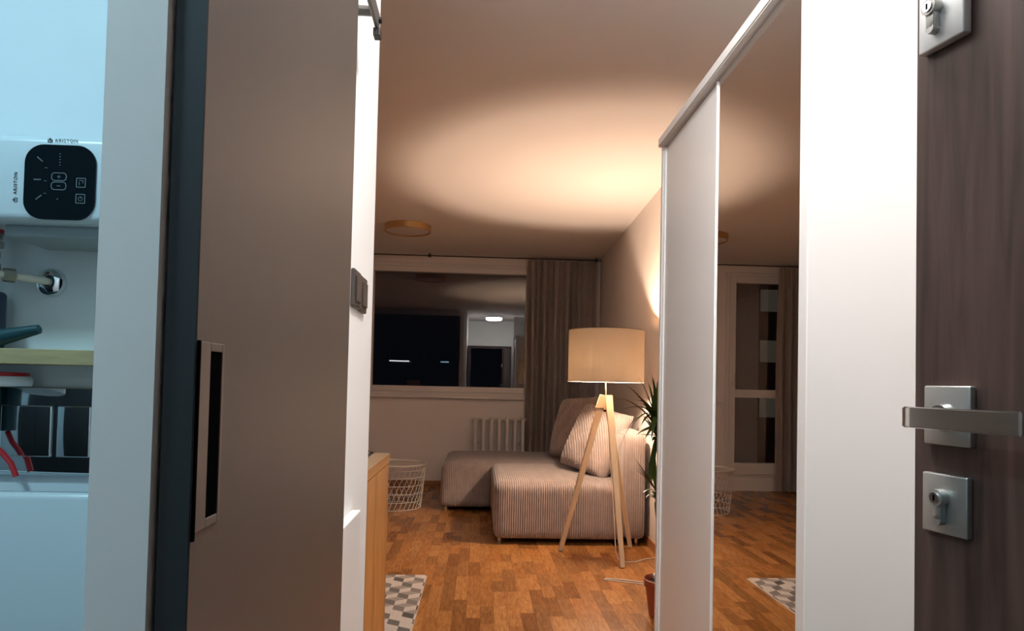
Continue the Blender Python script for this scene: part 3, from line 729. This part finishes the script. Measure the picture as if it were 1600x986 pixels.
P(legm((.905, 4.715, 1.118), (.958, 4.412, .004), .050, .030, .022, (1, 0, 0)), 'leg', M['pine'], lp)
P(legm((.902, 4.775, 1.10), (1.132, 4.968, .004), .046, .030, .022, (1, -.3, 0)), 'leg', M['pine'], lp)
P(MB().prism([(-.043, .12), (.043, .12), (.050, .03), (.015, .03), (.012, .012), (-.014, .012), (-.017, .03), (-.072, .03)], .034, Matrix.Translation((LX - .001, 4.703, 1.0))), 'apex_block', M['pine'], lp)
P(MB().box(LX - .015, 4.7, 1.004, LX + .013, 4.74, 1.018), 'slot', M['blackflat'], lp)
P(MB().tube([(LX + .012, 4.696, 1.072), (LX + .012, 4.704, 1.072)], .004, 10), 'screw', M['blackm'], lp)
P(MB().tube([(LX, 4.73, 1.118), (LX, LY - .005, 1.20), (LX, LY, 1.24)], .0055, 10), 'rod', M['steel'], lp, smooth=True)
P(MB().tube([(LX, LY, 1.225), (LX, LY, 1.30)], .019, 16), 'lamp_socket', M['white'], lp, smooth=True)
bu = P(MB().lathe([(0, -.038), (.015, -.036), (.026, -.018), (.030, 0), (.026, .016), (.015, .027), (0, .030)], (LX, LY, 1.345), 24), 'bulb', emit('bulb_glow', (1, .73, .53), P_BULB), lp, smooth=True)
# shade
mt = bpy.data.materials.new('shade_linen'); mt.use_nodes = True; nt = mt.node_tree; nt.nodes.clear()
tc = N(nt, 'ShaderNodeTexCoord'); mp = N(nt, 'ShaderNodeMapping'); mp.inputs['Scale'].default_value = (60, 60, 14); nt.links.new(tc.outputs['Object'], mp.inputs[0])
nz = N(nt, 'ShaderNodeTexNoise'); nz.inputs['Scale'].default_value = 1.2; nz.inputs['Detail'].default_value = 4; nz.inputs['Distortion'].default_value = 1; nt.links.new(mp.outputs[0], nz.inputs[0])
crp = N(nt, 'ShaderNodeValToRGB'); crp.color_ramp.elements[0].position = .3; crp.color_ramp.elements[1].position = .7
crp.color_ramp.elements[0].color = (.50, .35, .20, 1); crp.color_ramp.elements[1].color = (.80, .62, .40, 1); nt.links.new(nz.outputs[0], crp.inputs[0])
df = N(nt, 'ShaderNodeBsdfDiffuse'); df.inputs[0].default_value = (.44, .33, .24, 1)
tr = N(nt, 'ShaderNodeBsdfTranslucent'); nt.links.new(crp.outputs[0], tr.inputs[0])
mx = N(nt, 'ShaderNodeMixShader'); mx.inputs[0].default_value = .0145; ou = N(nt, 'ShaderNodeOutputMaterial')
nt.links.new(df.outputs[0], mx.inputs[1]); nt.links.new(tr.outputs[0], mx.inputs[2]); nt.links.new(mx.outputs[0], ou.inputs[0]); M['shade'] = mt
sd = MB().lathe([(.2655, 0), (.2655, .362)], (LX, LY, 1.212), 96); sdo = P(sd, 'lamp_shade', M['shade'], lp, smooth=True)
rim = MB().ring((0, 0, 1.212), .266, .003, 96, 6); rim.done('shade_rim', M['whitem'], sdo)
rim = MB().ring((0, 0, 1.574), .266, .002, 96, 6); rim.done('shade_rim', mat('rim_dark', (.10, .07, .05), .6), sdo)
sp = MB()
for k in range(3):
    A = 2 * pi * k / 3 + .4; sp.tube([(.02 * cos(A), .02 * sin(A), 1.232), (.264 * cos(A), .264 * sin(A), 1.214)], .0018, 6)
sp.ring((0, 0, 1.232), .022, .003, 24, 6); sp.done('shade_spider', M['steel'], sdo)
P(MB().tube([(LX + .008, 4.735, 1.09), (.900, 4.69, .95), (.910, 4.66, .7), (.925, 4.62, .45), (.940, 4.60, .2), (.950, 4.60, .06), (.966, 4.585, .010), (1.01, 4.55, .0045), (1.08, 4.56, .0045), (1.16, 4.63, .0045), (1.22, 4.66, .0045), (1.262, 4.66, .006), (1.262, 4.66, .03)], .0032, 8), 'cord', M['cable'], lp, smooth=True)
tag(lp, 'wooden tripod floor lamp with beige linen drum shade, glowing', 'floor lamp')
pc = MB().tube([(1.10, 3.98, .0045), (1.0, 4.045, .0045), (.90, 4.085, .0045), (.80, 4.125, .0045), (.785, 4.14, .0045), (.80, 4.155, .0045), (.90, 4.135, .0045), (1.0, 4.09, .0045), (1.12, 4.06, .0045), (1.20, 4.1, .0045)], .0035, 8).done('power_cable', M['cable'], smooth=True)
tag(pc, 'cream cable looped on the parquet behind the plant pot', 'cable')

# ================================================================== PLANT
px, py = .982, 3.50
pl = empty('potted_plant', (px, py, 0))
P(MB().lathe([(0, .002), (.076, .002), (.079, .006), (.098, .150), (.104, .152), (.108, .190), (.104, .192), (.100, .165), (.095, .15), (0, .15)], (px, py, 0), 48), 'pot', M['pot'], pl, smooth=True)
P(MB().lathe([(0, .168), (.05, .170), (.099, .164), (.099, .15), (0, .15)], (px, py, 0), 32), 'soil', M['soil'], pl, smooth=True)
P(MB().soft(px - .045, py + .055, .166, px + .005, py + .085, .200, .012, 5), 'white_pebble', M['white'], pl, smooth=True)
P(MB().tube([(px - .01, py, .15), (px - .018, py, .5), (.932, py + .01, .98)], [.014, .012, .010], 10), 'stem', M['bark'], pl, smooth=True)
P(MB().tube([(px + .02, py, .15), (px + .005, py - .01, .4), (.935, py, .66)], [.012, .011, .009], 10), 'stem', M['bark'], pl, smooth=True)
def leaf(base, tip, sag, wd_, mt_, name='leaf'):
    base, tip = Vector(base) - Vector((px, py, 0)), Vector(tip) - Vector((px, py, 0)); n = 8; b = bmesh.new(); L_, R__ = [], []
    ax = (tip - base); side = ax.cross(Vector((0, 0, 1)))
    if side.length < 1e-4: side = Vector((1, 0, 0))
    side.normalize(); upv = side.cross(ax).normalized(); rows = []
    for i in range(n + 1):
        t = i / n; p = base + ax * t + Vector((0, 0, sag * 4 * t * (1 - t)))
        w_ = wd_ * min(1, .55 + t * 2) * (1 - t ** 2.2) + .0006
        rows.append([b.verts.new(p - side * w_ / 2 + upv * w_ * .18), b.verts.new(p), b.verts.new(p + side * w_ / 2 + upv * w_ * .18)])
    for i in range(n):
        for k in range(2): b.faces.new((rows[i][k], rows[i][k + 1], rows[i + 1][k + 1], rows[i + 1][k]))
    bmesh.ops.solidify(b, geom=list(b.faces), thickness=.0008)
    mb = MB(); mb.bm.free(); mb.bm = b; return mb.done(name, mt_, pl, smooth=True, angle=60)
sx = .930
c1_ = (sx, py, .96); lr = random.Random(11)
key1 = [((.685, 3.42, 1.125), .035), ((.735, 3.44, 1.195), .03), ((.775, 3.40, 1.115), .03), ((.80, 3.5, 1.16), .02), ((.828, 3.5, 1.232), .02), ((.865, 3.45, 1.205), .015), ((.895, 3.5, 1.262), .0), ((.92, 3.42, 1.20), .01), ((.915, 3.55, 1.235), .01), ((.865, 3.52, 1.14), .02), ((.70, 3.46, .78), .16), ((.955, 3.40, 1.24), 0), ((.885, 3.38, 1.10), .02), ((.84, 3.58, 1.10), .02)]
for i, (tp, sg) in enumerate(key1): leaf((sx, py, lr.uniform(.93, 1.02)), tp, sg, .014 if i == 10 else .026, M['leafr'] if i in (0, 1, 2, 3, 4, 6, 10) else M['leaf'])
for i in range(52):
    A = lr.uniform(0, 2 * pi); el = lr.uniform(-25, 80); Ln = lr.uniform(.22, .31)
    if cos(A) < -.35: Ln *= .62
    r__ = Ln * cos(radians(el)); z0 = lr.uniform(.90, 1.04)
    tx = min(sx + r__ * cos(A), 1.25)
    leaf((sx, py, z0), (tx, py + r__ * sin(A), z0 + Ln * sin(radians(el))), lr.uniform(0, .035), .028, M['leaf'])
for i in range(7):
    A = lr.uniform(2.2, 4.0); leaf((sx, py, .94), (sx - .030 - .03 * lr.random(), py + .05 * sin(A), lr.uniform(.60, .72)), .0, .026, M['leaf'])
key2 = [((.79, 3.45, .835), .0), ((.805, 3.44, .79), .0), ((.80, 3.46, .765), .01), ((.86, 3.5, .86), .0), ((.90, 3.45, .88), 0), ((.88, 3.42, .80), .02)]
for i, (tp, sg) in enumerate(key2): leaf((.930, py, .64), tp, sg, .020, M['leafr'] if i < 3 else M['leaf'])
for i in range(30):
    A = lr.uniform(0, 2 * pi); el = lr.uniform(-55, 80); Ln = lr.uniform(.17, .25)
    if cos(A) < -.2: Ln *= .55
    r__ = Ln * cos(radians(el)); tx = min(px + r__ * cos(A), 1.25); z0 = lr.uniform(.58, .68)
    leaf((.935, py, z0), (tx, py + r__ * sin(A), z0 + Ln * sin(radians(el))), lr.uniform(0, .03), .025, M['leaf'])
tag(pl, 'spiky dragon tree plant in a terracotta pot beside the wardrobe', 'plant')

# ================================================================== BASKET TABLE
TX, TY = -.776, 6.485
bk = empty('basket_table', (TX, TY, 0))
def Rz(z): return .245 + (.288 - .245) * (z / .41)
wr_ = MB(); n_ = 34
for k in range(n_):
    A0 = 2 * pi * k / n_; pts = []
    for i in range(9):
        t = i / 8; z = .006 + t * .40; A = A0 + .62 * t; pts.append((TX + Rz(z) * cos(A), TY + Rz(z) * sin(A), z))
    wr_.tube(pts, .0027, 5, cap=False)
P(wr_, 'wire_cage', M['whitem'], bk)
for z in (.006, .075, .15, .225, .30, .365): P(MB().ring((TX, TY, z), Rz(z), .0026, 64, 6), 'hoop', M['whitem'], bk)
P(MB().ring((TX, TY, .412), .290, .006, 72, 8), 'top_rim', M['whitem'], bk)
P(MB().lathe([(0, .400), (.283, .400), (.2845, .412), (.280, .412), (.278, .405), (0, .405)], (TX, TY, 0), 72), 'table_top', M['whitem'], bk)
tag(bk, 'white wire basket side table with round tray top', 'side table')

# ================================================================== RUG
rg = MB(); b = rg.bm; cols = [(.60, .56, .52), (.33, .30, .28), (.085, .08, .075), (.15, .14, .135), (.21, .19, .18)]
X0, X1, Y0, Y1 = -1.16, -.292, 2.86, 4.185
s_ = .069; hw = .0598
def clip(poly):
    for (ax, val, sg) in ((0, X0, 1), (0, X1, -1), (1, Y0, 1), (1, Y1, -1)):
        out = []
        for i in range(len(poly)):
            p, q = poly[i], poly[(i + 1) % len(poly)]; dp, dq = sg * (p[ax] - val), sg * (q[ax] - val)
            if dp >= 0: out.append(p)
            if dp * dq < 0:
                t = dp / (dp - dq); out.append((p[0] + (q[0] - p[0]) * t, p[1] + (q[1] - p[1]) * t))
        poly = out
        if len(poly) < 3: return []
    return poly
rr = random.Random(5); j = 0; yy = Y1 + .02
while yy > Y0 - .1:
    xx = X1 + .05 + (hw if j % 2 else 0)
    while xx > X0 - .1:
        c = (xx, yy)
        T = (c[0], c[1] + s_); TL = (c[0] - hw, c[1] + s_ / 2); TR = (c[0] + hw, c[1] + s_ / 2); BL = (c[0] - hw, c[1] - s_ / 2); BR = (c[0] + hw, c[1] - s_ / 2); Bt = (c[0], c[1] - s_)
        for poly, mi in (((c, TR, T, TL), 1 if rr.random() < .75 else 0), ((c, TL, BL, Bt), rr.choice([2, 3, 3, 4, 4])), ((c, Bt, BR, TR), 0)):
            pz = clip(list(poly))
            if pz:
                try:
                    f_ = b.faces.new([b.verts.new((p[0], p[1], .0085)) for p in pz]); f_.material_index = mi
                except ValueError: pass
        xx -= 2 * hw
    yy -= 1.5 * s_; j += 1
rg.box(X0, Y0, .0005, X1, Y1, .0080)
cm = [mat('rug_tile_%s' % n_, c, .95, noise=.12, nscale=160, bump=.4, bscale=600) for n_, c in zip(('cream', 'light_grey', 'charcoal', 'dark_grey', 'mid_grey'), cols)]
r_o = rg.done('rug', cm)
tag(r_o, 'flat rug with grey, black and white tumbling block pattern', 'rug')
